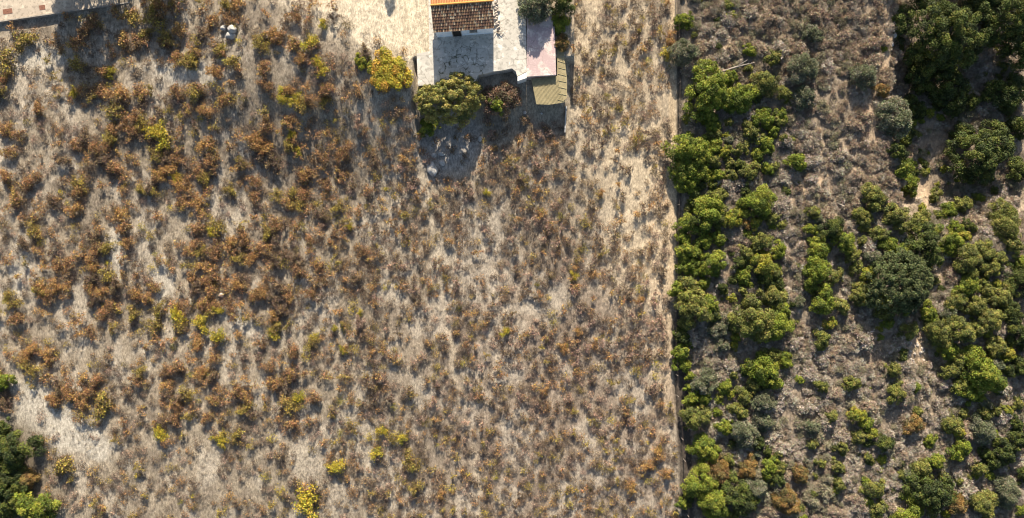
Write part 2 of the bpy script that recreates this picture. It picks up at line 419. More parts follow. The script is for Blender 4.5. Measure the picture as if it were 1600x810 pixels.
# eave board and slab under the tiles
bm = bmesh.new(); 
for sgn in (0, 1):
    y0 = -.04 if sgn == 0 else DH + .04; z0 = WH - .03
    vs = [bm.verts.new(p) for p in ((.03, y0, z0 - .1), (LH - .03, y0, z0 - .1), (LH - .03, DH / 2, WH + RISE - .11), (.03, DH / 2, WH + RISE - .11),
                                    (.03, y0, z0 - .02), (LH - .03, y0, z0 - .02), (LH - .03, DH / 2, WH + RISE - .03), (.03, DH / 2, WH + RISE - .03))]
    for f in ((0, 3, 2, 1), (4, 5, 6, 7), (0, 1, 5, 4), (1, 2, 6, 5), (0, 4, 7, 3)): bm.faces.new([vs[i] for i in f])
bmobj('roof_deck', bm, M_wood, house)
bm = bmesh.new()
k = 0; x = -.02
while x < LH:
    tube(bm, [(x, DH / 2, WH + RISE + .02), (x + .42, DH / 2, WH + RISE + .045)], [.13, .115], 10); x += .38
bmobj('ridge_cap', bm, noisy('ridge_tile', (.55, .24, .06), (.68, .34, .10), 5), house)
bm = bmesh.new(); box(bm, (3.1, DH / 2 + 1.5, WH + RISE - .35), (.42, .42, 1.1)); box(bm, (3.1, DH / 2 + 1.5, WH + RISE + .24), (.55, .55, .08))
ch = bmobj('chimney', bm, M_white, house)
bm = bmesh.new(); box(bm, (2.75, .2, 1.0), (.95, .06, 2.05)); bmobj('door', bm, M_dark, house)
bm = bmesh.new(); box(bm, (2.75, .17, 2.1), (1.15, .1, .1)); box(bm, (2.22, .175, 1.0), (.08, .07, 2.1)); box(bm, (3.28, .175, 1.0), (.08, .07, 2.1)); bmobj('door_frame', bm, M_wood, house)
bm = bmesh.new(); box(bm, (4.85, .2, 1.55), (.9, .06, .9)); win = bmobj('window', bm, M_dark, house)
bm = bmesh.new(); box(bm, (4.85, .165, 1.06), (1.05, .14, .06)); bmobj('sill', bm, M_white, win)
bm = bmesh.new(); box(bm, (4.85, .02, 2.2), (.95, .5, .05)); bmobj('window_canopy', bm, M_conc2, house)

# ------------------------------------------------------------------ tan ribbed awning
aw = empty('tan_awning', (*W(860, 140, 2.2), 0)); ax, ay = aw.location.x, aw.location.y
tag(aw, 'tan ribbed mat awning beside and below the pink paving', 'awning')
pts = [(870.5, 70), (880, 76), (886, 124), (886, 153), (877, 161), (858, 164), (838, 163), (830, 123), (870.5, 119.5)]
P = [tuple(np.array(W(a, b, 2.3)) - (ax, ay)) for a, b in pts]
zf = lambda x, y: 2.35 + .03 * y - .012 * x * x
bm = bmesh.new(); prism(bm, P, lambda x, y: zf(x, y) - .05, zf)
bmobj('mat_sheet', bm, noisy('reed_mat', (.24, .20, .11), (.36, .30, .17), 1.6, .95, .5, 16), aw)
bm = bmesh.new()
c0 = np.array(W(868, 40, 2.3)) - (ax, ay)
M_cane = noisy('cane', (.28, .24, .13), (.42, .36, .21), 3)
for k in range(21):
    bm = bmesh.new(); t = k / 20; e0 = np.array(W(831 + 38 * t, 124 - 4.5 * t, 2.3)) - (ax, ay); e1 = np.array(W(839 + 42 * t, 162.5 - 5 * max(0, t - .6) , 2.3)) - (ax, ay)
    pp = [tuple(e0 + (e1 - e0) * q) for q in (0, .33, .66, 1)]
    tube(bm, [(x, y, zf(x, y) + .02) for x, y in pp], [.025] * 4, 5); bmobj('rib', bm, M_cane, aw)
for k in range(9):
    bm = bmesh.new(); y0 = 76 + 10 * k
    e0 = np.array(W(871.5, y0, 2.3)) - (ax, ay); e1 = np.array(W(880 + min(5, k * 1.2), y0 + 3, 2.3)) - (ax, ay)
    tube(bm, [(*e0, zf(*e0) + .02), (*e1, zf(*e1) + .02)], [.03, .03], 5); bmobj('rib', bm, M_cane, aw)
for a, b in ((840, 160), (882, 152), (883, 122), (878, 82), (862, 161)):
    q = np.array(W(a, b, 2.3)) - (ax, ay); bm = bmesh.new(); tube(bm, [(*q, -.2), (*q, zf(*q) - .03)], [.05, .045]); bmobj('post', bm, M_wood, aw)
# ------------------------------------------------------------------ boulders, rubble, small things
def boulder(px, py, rx, ry, rz, name, lab, cat, m=M_stone, group=None, z=None, seed=0, rot=0):
    bm = bmesh.new(); bmesh.ops.create_icosphere(bm, subdivisions=3, radius=1)
    rg = random.Random(seed); ks = [(Vector((rg.uniform(-1, 1), rg.uniform(-1, 1), rg.uniform(-1, 1))).normalized(), rg.uniform(.62, .95)) for _ in range(12)]
    for v in bm.verts:
        for d, h in ks:
            e = v.co.dot(d)
            if e > h: v.co -= d * (e - h) * .9
    for v in bm.verts: v.co = Vector((v.co.x * rx, v.co.y * ry, v.co.z * rz))
    x, y = W(px, py, .5 if z is None else z)
    o = bmobj(name, bm, m); zz = g1(x, y) if z is None else z
    o.location = (x, y, zz + rz * .45); o.rotation_euler = (0, 0, rot)
    return tag(o, lab, cat, group)
boulder(675, 264, .75, 1.05, .55, 'boulder', 'large pale boulder standing alone below the shaded hollow', 'boulder', seed=1, rot=.3)
boulder(691, 254, .45, .5, .35, 'boulder', 'grey boulder in the shaded hollow, just above the large pale one', 'boulder', seed=2)
boulder(678, 243, .4, .38, .3, 'boulder', 'leftmost of two small stones near the top of the boulder pile', 'boulder', seed=3)
boulder(690, 241, .5, .33, .3, 'boulder', 'flat small stone right of its twin atop the boulder pile', 'boulder', seed=4)
boulder(357, 51, .42, .4, .38, 'boulder', 'smaller round white boulder at the upper left of the field pair', 'boulder', seed=5)
boulder(371, 53, .72, .6, .6, 'boulder', 'larger round white boulder alone among upper field vines', 'boulder', seed=6)
boulder(368, 63, .75, .55, .4, 'boulder', 'flat grey boulder touching the lower side of the white field boulders', 'boulder', seed=7)
boulder(750, 217, .28, .38, .25, 'stone', 'small whitish stone at the right edge of the shaded hollow', 'stone', seed=8)
boulder(820, 177, .22, .25, .2, 'stone', 'small white stone in shade left of the awning foot', 'stone', seed=9)
boulder(846, 178, .2, .16, .15, 'stone', 'tiny white stone below the lower edge of the tan awning', 'stone', seed=10)
boulder(343, 462, .4, .35, .22, 'stone', 'lone pale stone on bare ground among rusty vines, mid left field', 'stone', seed=11)
for k, (a, b, s) in enumerate(((1405, 40, .5), (1402, 52, .38), (1399, 66, .3), (1408, 120, .35), (1429, 160, .4))):
    boulder(a, b, s, s * 1.2, s * .6, 'rock', ['highest pale rock on the crumbling ravine edge left of the great oak', 'second pale rock down the ravine edge left of the great oak',
        'third pale rock down the ravine edge left of the great oak', 'pale rock on the ravine slope near the foot of the great oak', 'lowest pale rock in the shaded ravine below the great oak'][k], 'rock', group='rocks along the ravine edge', seed=20 + k)
for k in range(16):
    rg = random.Random(90 + k)
    boulder(1437 + rg.uniform(-16, 16), 548 + rg.uniform(-14, 22), rg.uniform(.12, .26), rg.uniform(.12, .26), .12, 'stone', 'small tan stone scattered on the bare slip in the scrub', 'stone', M_rubble, 'stones on the bare slip', seed=50 + k)
for k in range(17):
    rg = random.Random(40 + k)
    boulder(775 + rg.uniform(-2.5, 4), 2 + k * 2.6, rg.uniform(.16, .36), rg.uniform(.1, .2), rg.uniform(.12, .2), 'rubble_stone', 'pale rubble stone in the row along the right wall of the cottage', 'rubble', M_rubble, 'rubble beside the cottage', z=TZ, seed=70 + k, rot=rg.uniform(-.6, .9))
# green crate/canister below awning
bm = bmesh.new(); x, y = W(855, 181, .3); box(bm, (x, y, .2), (.4, .55, .4), .1); box(bm, (x, y, .42), (.3, .42, .06), .1); tube(bm, [(x, y + .12, .44), (x, y + .12, .53)], [.06, .05], 8)
tag(bmobj('plastic_canister', bm, M_green), 'small green plastic canister in shade below the tan awning', 'canister')
# dead branch by house
bm = bmesh.new(); x, y = W(776, 50, TZ)
for k in range(9):
    a = rnd.uniform(-2.6, .6); L = rnd.uniform(.4, 1.2)
    tube(bm, [(x, y, TZ + .1), (x + math.cos(a) * L * .5, y + math.sin(a) * L * .5, TZ + .25), (x + math.cos(a + .3) * L, y + math.sin(a + .3) * L, TZ + .12)], [.04, .025, .008], 4)
tag(bmobj('dead_branch', bm, M_bark), 'dark dead branch lying at the lower right corner of the cottage', 'branch')
def log(p, q, r, lab):
    a = W(*p, 1.0); b = W(*q, 1.0); bm = bmesh.new(); za = g1(*a) + .55; zb = g1(*b) + .45
    m_ = ((a[0] + b[0]) / 2 + .1, (a[1] + b[1]) / 2 + .12)
    tube(bm, [(*a, za), (*m_, (za + zb) / 2 + .15), (*b, zb)], [r, r * .8, r * .4], 7)
    d = (b[0] - a[0], b[1] - a[1])
    tube(bm, [(*m_, (za + zb) / 2 + .15), (m_[0] + d[0] * .22 + .3, m_[1] + d[1] * .2 + .6, za + .2)], [r * .6, r * .2], 5)
    tube(bm, [(a[0] + d[0] * .3, a[1] + d[1] * .3, za), (a[0] + d[0] * .45, a[1] + d[1] * .45 - .6, za + .1)], [r * .4, r * .15], 5)
    tag(bmobj('fallen_log', bm, M_wood, smooth=True), lab, 'log')
log((1120, 115), (1180, 97), .17, 'pale fallen log above the bright green shrubs by the fence')
log((1326, 328), (1312, 318), .1, 'short pale bleached log lying in the grey scrub')

# ------------------------------------------------------------------ boundary fence
fx = [(1056, -40), (1060, 60), (1061, 130), (1062, 200), (1060, 320), (1057, 420), (1055, 520), (1060, 620), (1070, 720), (1078, 850)]
fe = empty('wire_fence', (*W(1060, 400), 0)); tag(fe, 'thin wire fence with posts dividing the vineyard from the green scrub', 'fence')
tops = []
L = []
for (a, b), (c, d) in zip(fx, fx[1:]):
    n = max(1, round(math.hypot(c - a, d - b) / 40))
    for k in range(n): L.append((a + (c - a) * k / n, b + (d - b) * k / n))
for a, b in L:
    x, y = W(a, b, .8); z = g1(x, y); bm = bmesh.new()
    tube(bm, [(x - fe.location.x, y - fe.location.y, z - .3), (x - fe.location.x, y - fe.location.y, z + 1.2)], [.05, .045], 6)
    bmobj('post', bm, M_post, fe); tops.append((x - fe.location.x, y - fe.location.y, z))
for h in (.35, .75, 1.12):
    bm = bmesh.new(); tube(bm, [(x + .05, y, z + h) for x, y, z in tops], [.009] * len(tops), 4); bmobj('wire', bm, M_wire, fe)

# ------------------------------------------------------------------ green shrubs and trees (px, py, r px, type)
PAL = {
 'G': ((.145, .18, .022), (.185, .215, .028), (.10, .13, .022), (.225, .24, .035)),
 'O': ((.18, .185, .04), (.135, .145, .035), (.225, .215, .055), (.105, .115, .035)),
 'D': ((.06, .078, .02), (.08, .10, .022), (.11, .125, .025), (.045, .06, .02)),
 'S': ((.20, .205, .125), (.155, .17, .095), (.24, .235, .16), (.13, .14, .08)),
 'Y': ((.26, .25, .03), (.20, .22, .03), (.32, .28, .05), (.15, .17, .03)),
 'B': ((.26, .16, .05), (.20, .13, .055), (.30, .20, .07), (.13, .115, .045)),
 'K': ((.085, .105, .04), (.11, .13, .05), (.065, .08, .03)),
 'L': ((.30, .27, .07), (.19, .185, .055), (.38, .32, .09), (.13, .14, .045)),
 'Q': ((.46, .37, .045), (.40, .34, .045), (.46, .29, .05), (.30, .27, .04)),
 'P': ((.24, .17, .12), (.18, .13, .10), (.30, .2, .12), (.12, .10, .06)),
}
DESC = {'G': ('bright green', 'leafy'), 'O': ('olive green', 'soft'), 'D': ('dark green', 'dense'), 'S': ('silvery grey-green', 'wispy'), 'Y': ('yellow-green', 'small-leaved'),
        'B': ('orange-brown', 'dried'), 'K': ('dark grey-green', 'dense'), 'L': ('yellow-olive', 'sprawling'), 'P': ('pinkish brown', 'dried')}
SH = """1067 32 11 G|1071 82 20 S|1108 140 32 G|1145 155 20 G|1137 122 12 G|1163 148 20 G|1105 180 13 G|1172 78 9 G|1210 90 11 O|1200 130 18 O|1170 106 6 O|1195 184 17 G|1255 105 22 S|1258 150 16 S|1270 52 14 S
1082 235 27 G|1079 264 24 G|1075 287 15 G|1112 230 14 G|1132 238 8 Y|1175 208 11 O|1197 226 12 G|1208 204 9 G|1185 242 10 G|1245 253 13 G|1158 232 11 O|1140 255 8 O|1142 273 9 O|1200 265 9 G|1170 270 14 O|1120 272 10 G
1103 332 24 G|1122 336 15 O|1145 342 14 Y|1190 315 22 G|1180 350 9 Y|1168 352 8 B|1160 318 10 G|1072 350 14 G|1100 378 14 G|1075 392 15 G|1122 372 11 G|1190 378 14 O|1216 392 12 G|1222 352 7 O|1166 395 10 O|1280 388 17 G|1302 358 18 D|1068 372 10 G|1086 310 12 D
1075 414 14 G|1117 412 18 G|1090 424 10 G|1064 452 13 G|1085 478 27 O|1108 478 14 G|1100 443 9 G|1195 414 18 Y|1163 430 12 G|1212 427 10 O|1210 465 18 O|1180 500 30 O|1212 512 22 G|1150 528 6 Y|1148 541 6 Y|1066 550 12 G|1065 571 11 G|1195 580 24 G|1104 600 18 S|1280 424 20 G|1302 432 13 O|1288 470 18 G|1315 478 12 O|1284 530 13 O|1297 506 9 Y|1250 472 8 S|1148 510 9 O|1122 515 14 S|1130 540 9 S
1088 652 18 O|1101 702 18 G|1163 620 12 O|1195 628 16 S|1193 660 14 S|1166 680 20 S|1203 732 14 G|1095 757 22 G|1114 785 22 G|1155 775 25 D|1181 764 16 S|1125 738 20 B|1170 733 16 B|1230 785 20 B|1285 604 9 O|1270 695 8 O|1283 724 7 O|1310 730 9 O|1300 650 9 O|1252 742 13 B
1443 108 24 D|1432 168 17 D|1506 205 14 D|1418 215 14 D|1352 118 18 S|1398 185 26 S|1577 146 27 D|1518 160 12 D|1495 172 9 D|1593 195 15 D|1380 140 11 B
1536 238 42 D|1412 262 14 G|1425 287 14 G|1402 236 12 D|1368 308 17 O|1350 342 14 O|1463 305 10 O|1505 320 14 O|1516 355 10 D|1496 356 10 G|1445 384 28 D|1488 377 18 G|1508 369 9 Y|1400 335 16 O|1375 366 12 O|1438 345 14 O|1390 385 14 G|1412 396 13 G|1322 380 16 G|1332 400 10 O|1570 333 20 O|1576 358 20 O|1592 265 16 D|1586 385 12 O|1541 396 18 O
1410 442 46 K|1520 410 22 O|1553 421 14 O|1601 440 22 D|1515 446 16 G|1345 460 14 O|1378 468 12 Y|1358 428 12 Y|1340 418 10 O|1415 487 7 G|1453 490 14 G|1420 518 13 O|1388 507 8 G|1506 457 8 Y|1540 452 14 O|1568 462 18 O|1498 472 14 O|1530 478 16 O|1548 500 18 O|1486 490 11 S|1500 515 20 O|1473 520 20 O|1480 546 16 G|1528 515 14 O|1542 520 8 Y|1560 542 16 O|1497 566 14 O|1520 556 18 G|1486 580 12 O|1540 584 28 G|1577 555 12 Y|1598 525 18 D|1596 572 18 D|1505 602 12 O|1397 578 11 O|1585 490 15 D
1402 617 12 O|1430 665 14 B|1455 689 9 G|1462 722 12 G|1440 733 13 O|1340 650 11 Y|1355 664 9 G|1362 678 9 Y|1490 664 14 O|1501 676 9 Y|1503 703 15 G|1538 673 19 S|1570 710 17 D|1592 688 14 D|1506 646 9 O|1514 612 17 G|1532 622 9 G|1575 641 8 Y|1591 631 9 O|1456 770 32 D|1420 801 20 G|1366 765 14 O|1372 797 12 O|1425 748 11 S|1500 792 17 B|1541 792 20 O|1578 772 20 S|1312 757 9 O|1318 700 9 O|1601 742 12 D
2 598 13 G|10 738 20 D|4 790 24 D|24 768 13 D|40 752 12 B|3 668 12 D|16 706 29 D|50 796 25 G|3 762 26 D|36 752 14 B|28 738 10 B"""
TREES = [(1476, 50, 68, 'D', 8.0, 'great round dark green oak at the top of the ravine'),
         (1572, 24, 42, 'D', 7.5, 'dark evergreen tree in the top right corner beside the great oak'),
         (1540, -14, 26, 'D', 4.5, 'dark evergreen crown cut by the top edge right of the great oak'),
         (1594, 74, 32, 'D', 5.5, 'dark green tree at the right edge below the corner evergreen'),
         (1484, 136, 36, 'D', 3.4, 'dark low tree standing in the deep shade below the great oak'),
         (838, 6, 27, 'S', 2.9, 'grey-green olive tree overhanging the pink paving from above'),
         (873, 36, 17, 'G', 2.0, 'bright green bushy tree at the upper right corner of the pink paving'),
         (874, 2, 20, 'D', 2.6, 'dark green tree behind the olive tree, cut by the top edge'),
         (702, 153, 47, 'L', 3.8, 'large yellow-olive sprawling bush below the cracked concrete yard'),
         (670, 197, 15, 'G', 1.6, 'small bright green bush directly below the large yellow-olive bush'),
         (782, 154, 27, 'P', 1.9, 'pinkish brown half-dead shrub right of the large yellow-olive bush'),
         (776, 163, 12, 'G', 2.7, 'little green shrub growing within the pinkish brown shrub'),
         (606, 112, 30, 'Q', .85, 'wide golden yellow bush in the field left of the concrete yard'),
         (568, 96, 12, 'Y', .7, 'low yellow-green bush just left of the wide golden yellow bush'),
         (878, 66, 12, 'B', 1.0, 'brown withered shrub at the top end of the tan awning')]
taken = []
def add_tree(px, py, rp, ty, hh, lab, name=None, cat=None, group=None, seed=None, gz=None, xy=None):
    rg = np.random.default_rng(seed if seed is not None else int(px * 7 + py))
    x, y = xy or W(px, py, 0)
    gz0 = g1(x, y) if gz is None else gz
    x, y = xy or W(px, py, gz0 + hh * .6)
    if gz is None: gz0 = g1(x, y)
    R = rp / PM
    big_ = R > 1.25
    leaf = .13 if R < 1 else (.16 if R < 2.2 else .20)
    if ty in 'SP': V, Cc = crown(rg, R, hh, leaf * 1.25, .34, PAL[ty], 1.0, outward=.55, rag=.3)
    elif ty == 'L': V, Cc = crown(rg, R * 1.02, hh, .17, .6, PAL[ty], 1.0, lobe=.5, rag=.15)
    elif ty == 'K': V, Cc = crown(rg, R, hh, .2, .6, PAL[ty], 1.0, lobe=.42, rag=.12)
    elif ty == 'B': V, Cc = crown(rg, R, hh * .8, leaf, .4, PAL[ty], .8, outward=.4, rag=.35)
    else: V, Cc = crown(rg, R * 1.04, hh, leaf, .62, PAL[ty], 1.0, rag=.45)
    # a shrub at a high radius is a tree: trunk and crown
    name = name or ('evergreen_tree' if big_ and ty in 'DK' else 'shrub')
    cat = cat or ('tree' if big_ and ty in 'DK' else 'shrub')
    if big_:
        root = empty(name, (x, y, gz0), 0)
        cr = link(bpy.data.objects.new('crown', leafmesh('crown', V, Cc, M_leaf)), root)
        tree_trunk(rg, R, hh, root)
    else:
        root = link(bpy.data.objects.new(name, leafmesh(name, V, Cc, M_leaf))); root.location = (x, y, gz0)
    tag(root, lab, cat, group); taken.append((x, y, R))
    return root
TZMAP = {(838, 6): TZ - .1, (873, 36): 1.6, (874, 2): TZ - .1, (782, 150): 0.6, (776, 161): .8, (702, 152): .5}
for (px, py, r, ty, hh, lab) in TREES:
    nm = 'olive_tree' if ty == 'S' else ('oak_tree' if r == 62 else ('evergreen_tree' if ty == 'D' else 'bush'))
    t_ = add_tree(px, py, r, ty, hh, lab, nm, 'tree' if 'tree' in nm else 'bush', gz=TZMAP.get((px, py)))
    if ty == 'L': t_.scale = (1.1, .85, 1)
    if ty == 'Q': t_.scale = (.9, 1.08, .9)
def place_words(px, py):
    if px < 100: return 'at the lower left corner'
    if px < 1112: return 'along the wire fence'
    if px > 1390 and py < 340: return 'in the ravine'
    return 'in the scrub'
sizew = lambda r: 'tiny' if r < 9 else 'small' if r < 13 else 'medium' if r < 19 else 'large' if r < 27 else 'huge'
for s in SH.replace('\n', '|').split('|'):
    a, b, r, ty = s.split(); a, b, r = float(a), float(b), float(r)
    d = DESC[ty]
    lab = f'{sizew(r)} {d[0]} {"tree" if ty in "DK" and r * 1.12 / PM > 1.25 else "shrub"} {place_words(a, b)}, {where(a, b)}'
    add_tree(a, b, r * 1.12, ty, (r / PM) * rnd.uniform(.95, 1.4) + .45, lab, group=f'{d[0]} shrubs of the scrub')
# the lesser shrubs that knit the two green belts together
k = 0; tr_ = 0
rs = random.Random(12)
while k < 95 and tr_ < 6000:
    tr_ += 1
    a, b = (rs.uniform(1066, 1228), rs.uniform(120, 800)) if rs.random() < .42 else (rs.uniform(1262, 1598), rs.uniform(330, 804))
    if a < 1500 and b > 500 and a > 1262 and rs.random() < .75: continue
    if rs.random() > max(0, (float(fbm(np.array([a / 55]), np.array([b / 55]), 98, 3)[0]) - .36) * 4): continue
    if any(math.hypot((a - c_) / p_, (b - d_) / q_) < 1 for c_, d_, p_, q_ in ((1478, 430, 16, 50), (1437, 540, 24, 34), (1142, 455, 10, 40), (1100, 520, 30, 28))): continue
    rr_ = rs.uniform(6, 14); x, y = W(a, b)
    if any((u - x) ** 2 + (v - y) ** 2 < ((q + rr_ / PM) * .62) ** 2 for u, v, q in taken): continue
    ty = rs.choice('GGOOODDS'); k += 1
    add_tree(a, b, rr_, ty, rr_ / PM * 1.2 + .3, f'{sizew(rr_)} {DESC[ty][0]} shrub {place_words(a, b)}, {where(a, b)}', group=f'{DESC[ty][0]} shrubs of the scrub')
# trees standing just above the frame, whose shade falls into it
for k, (x, y, R, h) in enumerate(((-55.3, 38.2, 4.3, 8.6), (-44.8, 37.6, 2.7, 6.0), (-58.2, 40.5, 2.0, 6.6), (-15.3, 37.0, .8, 2.9), (-51.0, 40.5, 2.2, 6.6), (1.6, 37.5, 1.3, 3.6), (62, 40.5, 5, 8.5), (51, 40, 4.5, 7.5))):
    add_tree(0, 0, R * PM, 'D', h, ['broad dark tree beyond the lane, above the top edge', 'narrower dark tree beyond the lane end, above the top edge', 'dark tree above the lane, top left',
        'slim cypress beyond the sandy lot, above the top edge', 'tall dark tree behind the broad one', 'dark tree beyond the concrete yard, above the top edge', 'dark tree above the top right corner', 'dark tree above the ravine head'][k], 'evergreen_tree', 'tree', xy=(x, y), seed=300 + k)

# ------------------------------------------------------------------ vines
VP = {
 'rust': ((.25, .14, .07), (.18, .11, .06), (.35, .20, .085), (.13, .085, .055), (.42, .30, .08), (.40, .22, .11)),
 'orange': ((.38, .21, .08), (.30, .165, .07), (.44, .28, .09), (.22, .14, .07)),
 'yellow': ((.42, .33, .035), (.34, .30, .035), (.50, .37, .06), (.20, .19, .035)),
 'olive-brown': ((.24, .19, .05), (.25, .175, .06), (.36, .28, .06), (.12, .09, .05)),
 'dark brown': ((.13, .09, .065), (.17, .115, .08), (.10, .075, .055), (.26, .18, .09)),
 'pinkish': ((.33, .22, .16), (.26, .175, .135), (.38, .25, .165), (.18, .13, .10)),
}
def vine_geo(rg, R, pal, n=150, h=.55, leaf=.15):
    arms = rg.integers(5, 9); Vs = []; Cs = []
    a0 = rg.uniform(0, 6.28, arms); ln = R * rg.uniform(.45, 1.1, arms); wt = ln / ln.sum()
    for k in range(arms):
        m = max(5, int(n * wt[k])); t = rg.uniform(.05, 1, m) ** .75
        bend = rg.uniform(-.8, .8)
        aa = a0[k] + bend * t
        spread = R * .13
        p = np.stack([np.cos(aa) * t * ln[k], np.sin(aa) * t * ln[k], h * (.35 + .85 * np.sin(np.pi * np.minimum(1, t * .8 + .12)))], 1) + rg.normal(size=(m, 3)) * [spread, spread, .10]
        p[:, 2] = np.maximum(p[:, 2], .04)
        nr = rg.normal(size=(m, 3)) * .8 + [0, .1, .8]
        L = leaf * rg.uniform(.6, 1.4, m)
        Vs.append(quads(p, np.cross(nr, rg.normal(size=(m, 3))), nr, L, L * .75))
        pc_ = np.array(pal)[np.where(rg.uniform(size=m) < .45, rg.integers(len(pal)), rg.integers(len(pal), size=m))]
        Cs.append(np.clip(pc_ * (1 + .28 * rg.normal(size=(m, 1))) * (1 + .08 * rg.normal(size=(m, 3))), .01, .7))
        # the woody cane of this arm
        q = 5; tt = np.linspace(.05, .95, q); ac = a0[k] + bend * tt
        pc = np.stack([np.cos(ac) * tt * ln[k], np.sin(ac) * tt * ln[k], h * (.2 + .85 * np.sin(np.pi * np.minimum(1, tt * .8 + .12)))], 1)
        Vs.append(quads(pc, np.gradient(pc, axis=0), np.tile([0, 0, 1.], (q, 1)) + .01 * rg.normal(size=(q, 3)), [ln[k] / q * 1.5] * q, [.045] * q)); Cs.append(jit(rg, (.14, .1, .08), q))
    return np.concatenate(Vs), np.concatenate(Cs)
def weed_geo(rg, R, pal, n, h, leaf):
    p = rg.normal(size=(n, 3)) * [R * .5, R * .5, 0]
    lean = rg.normal(size=2) * R * .3
    k = rg.integers(0, 4, n); a = rg.uniform(0, 6.28, 4); p[:, :2] += np.stack([np.cos(a[k]), np.sin(a[k])], 1) * R * .45
    q = np.hypot(p[:, 0], p[:, 1]) / R
    p[:, 2] = h * np.clip(1.1 - .6 * q, .15, 1) * rg.uniform(.25, 1.05, n)
    p[:, :2] += lean * (p[:, 2:3] / h)
    nr = rg.normal(size=(n, 3)) * .8 + [0, .1, .7]; L = leaf * rg.uniform(.6, 1.4, n)
    base = np.array(pal)[np.where(rg.uniform(size=n) < .5, rg.integers(len(pal)), rg.integers(len(pal), size=n))]
    tw = rg.uniform(size=n) < .42
    base = np.where(tw[:, None], np.array([.10, .072, .055]), base)
    return quads(p, np.cross(nr, rg.normal(size=(n, 3))), nr, L, L * np.where(tw, .35, .7)), np.clip(base * (1 + .25 * rg.normal(size=(n, 1))), .01, .7)
def field_ok(px, py):
    if py > 300 and abs(px - np.interp(py, TRY, TRX)) < (4 if 440 < py < 700 else 2): return False
    if px > 1045 + max(0, (py - 560) * .09) or px < -6: return False
    if py < 38 - px * .14: return False
    if 497 < px < 660 and py < (px - 497) * .62 + 2: return False
    if 640 < px < 893 and py < 186: return False
    if 650 < px < 893 and py < 212 and rnd.random() < .5: return False
    if 650 < px < 748 and py < 282 and rnd.random() < .72: return False
    if px < 70 and py > 640 and px < (py - 590) * .45: return False
    if math.hypot((px - 607) / 30, (py - 108) / 30) < 1: return False
    return True
BARE = [(100, 670, 100, 26, 28), (45, 630, 36, 45, 10), (250, 445, 18, 34, 0), (375, 500, 38, 12, 35), (300, 125, 50, 14, 10), (60, 90, 46, 14, 0), (130, 175, 60, 12, 0), (180, 400, 10, 44, 0), (40, 440, 8, 60, 8)]
def bare(px, py):
    for cx, cy, rx, ry, ro in BARE:
        c, s = math.cos(R_(ro)), math.sin(R_(ro)); dx, dy = px - cx, py - cy
        if math.hypot((dx * c + dy * s) / rx, (-dx * s + dy * c) / ry) < 1: return True
    return False
ACC = """258 215 17 y|240 203 14 y|505 40 9 y|485 70 14 y|497 95 9 y|503 109 10 y|440 150 12 y|462 156 12 y|345 75 13 v|300 95 14 v|185 150 17 o|180 172 16 v|115 145 8 y|275 280 9 y|325 225 15 o|400 222 16 o|415 237 13 o|455 211 8 y|467 236 8 y|330 360 9 y|340 485 9 y|250 485 14 v|275 490 14 y|345 530 13 y|318 506 14 y|430 496 12 o|425 520 10 y|470 625 11 y|452 632 14 v|248 675 13 y|120 620 12 o|160 628 23 v|93 730 18 v|345 688 12 y|365 680 10 v|600 672 9 y|625 682 10 y|642 722 18 v|524 732 14 y|483 782 21 y|493 526 7 y|526 514 6 y|537 546 7 y|546 355 6 y|760 301 7 y|896 431 7 y|590 706 12 y|562 490 6 y|1030 712 12 o|1013 726 12 o|985 760 10 o|1042 738 10 o|36 60 17 v|12 98 17 v|6 145 17 v|208 28 14 v|245 34 15 v|262 62 14 v|166 112 12 y|560 196 7 p|310 140 14 v|360 100 14 v|410 75 12 v|1045 62 12 o|1043 85 12 y|940 300 7 o|1000 470 8 o|880 545 9 o|905 520 8 o|690 770 9 o|790 520 8 y|850 610 7 o|650 760 12 v|455 140 9 o|228 55 12 v"""
CN = {'y': 'yellow', 'o': 'orange', 'v': 'olive-brown', 'p': 'pinkish'}
vines = []   # (px, py, r px, colour)
for s in ACC.replace('\n', '|').split('|'):
    a, b, r, c = s.split(); vines.append((float(a), float(b), float(r) * 1.12, CN[c], 1))
n_hand = len(vines)
N2 = lambda x, y, s: float(fbm(np.array([x]), np.array([y]), s, 3)[0])
# clumped larger vines on the left half, rows at about two metres
py = 8.0; row = 0
while py < 812:
    px = -4 + (row % 2) * 12
    while px < 1062:
        x = px + rnd.uniform(-9, 9); y = py + rnd.uniform(-8, 8)
        left = 1 - min(1, max(0, (x - 430) / 260))
        low = min(1, max(0, (y - 640) / 60))
        nz = N2(x / 62, y / 62, 61)
        dens = .70 * left * (1 - .7 * low) + .56 * (1 - left)
        if y < 140: dens *= .55 + .3 * (x > 250)
        if y < 200 and x < 120: dens *= .4
        dens *= 1.0 if not bare(x, y) else .08
        dens *= max(0.3, min(1.2, (nz - .28) * 3.8))
        if rnd.random() < dens and field_ok(x, y):
            u = rnd.random()
            if x > 880 and y < 430: c = 'dark brown' if u < .55 else ('olive-brown' if u < .85 else 'orange')
            elif left > .5 and low < .5: c = 'rust' if u < .56 else 'dark brown' if u < .74 else 'olive-brown' if u < .91 else 'orange'
            elif low > .5: c = 'olive-brown' if u < .5 else ('dark brown' if u < .8 else 'rust')
            else: c = 'dark brown' if u < .40 else 'pinkish' if u < .66 else 'rust' if u < .86 else 'olive-brown' if u < .94 else 'orange'
            r = rnd.uniform(9, 16) * (.66 + .28 * left) * (1 - .25 * low)
            vines.append((x, y, r, c, 0))
        px += 19
    py += 18.5; row += 1
hand = vines[:n_hand]; rest = sorted(vines[n_hand:], key=lambda v: -v[2])
vis = [v for v in rest if 0 < v[0] and 3 < v[1] < 807]
nt = 298 - n_hand
solo = hand + vis[:nt]; mass = vis[nt:] + [v for v in rest if not (0 < v[0] and 3 < v[1] < 807)]
LIB = {}
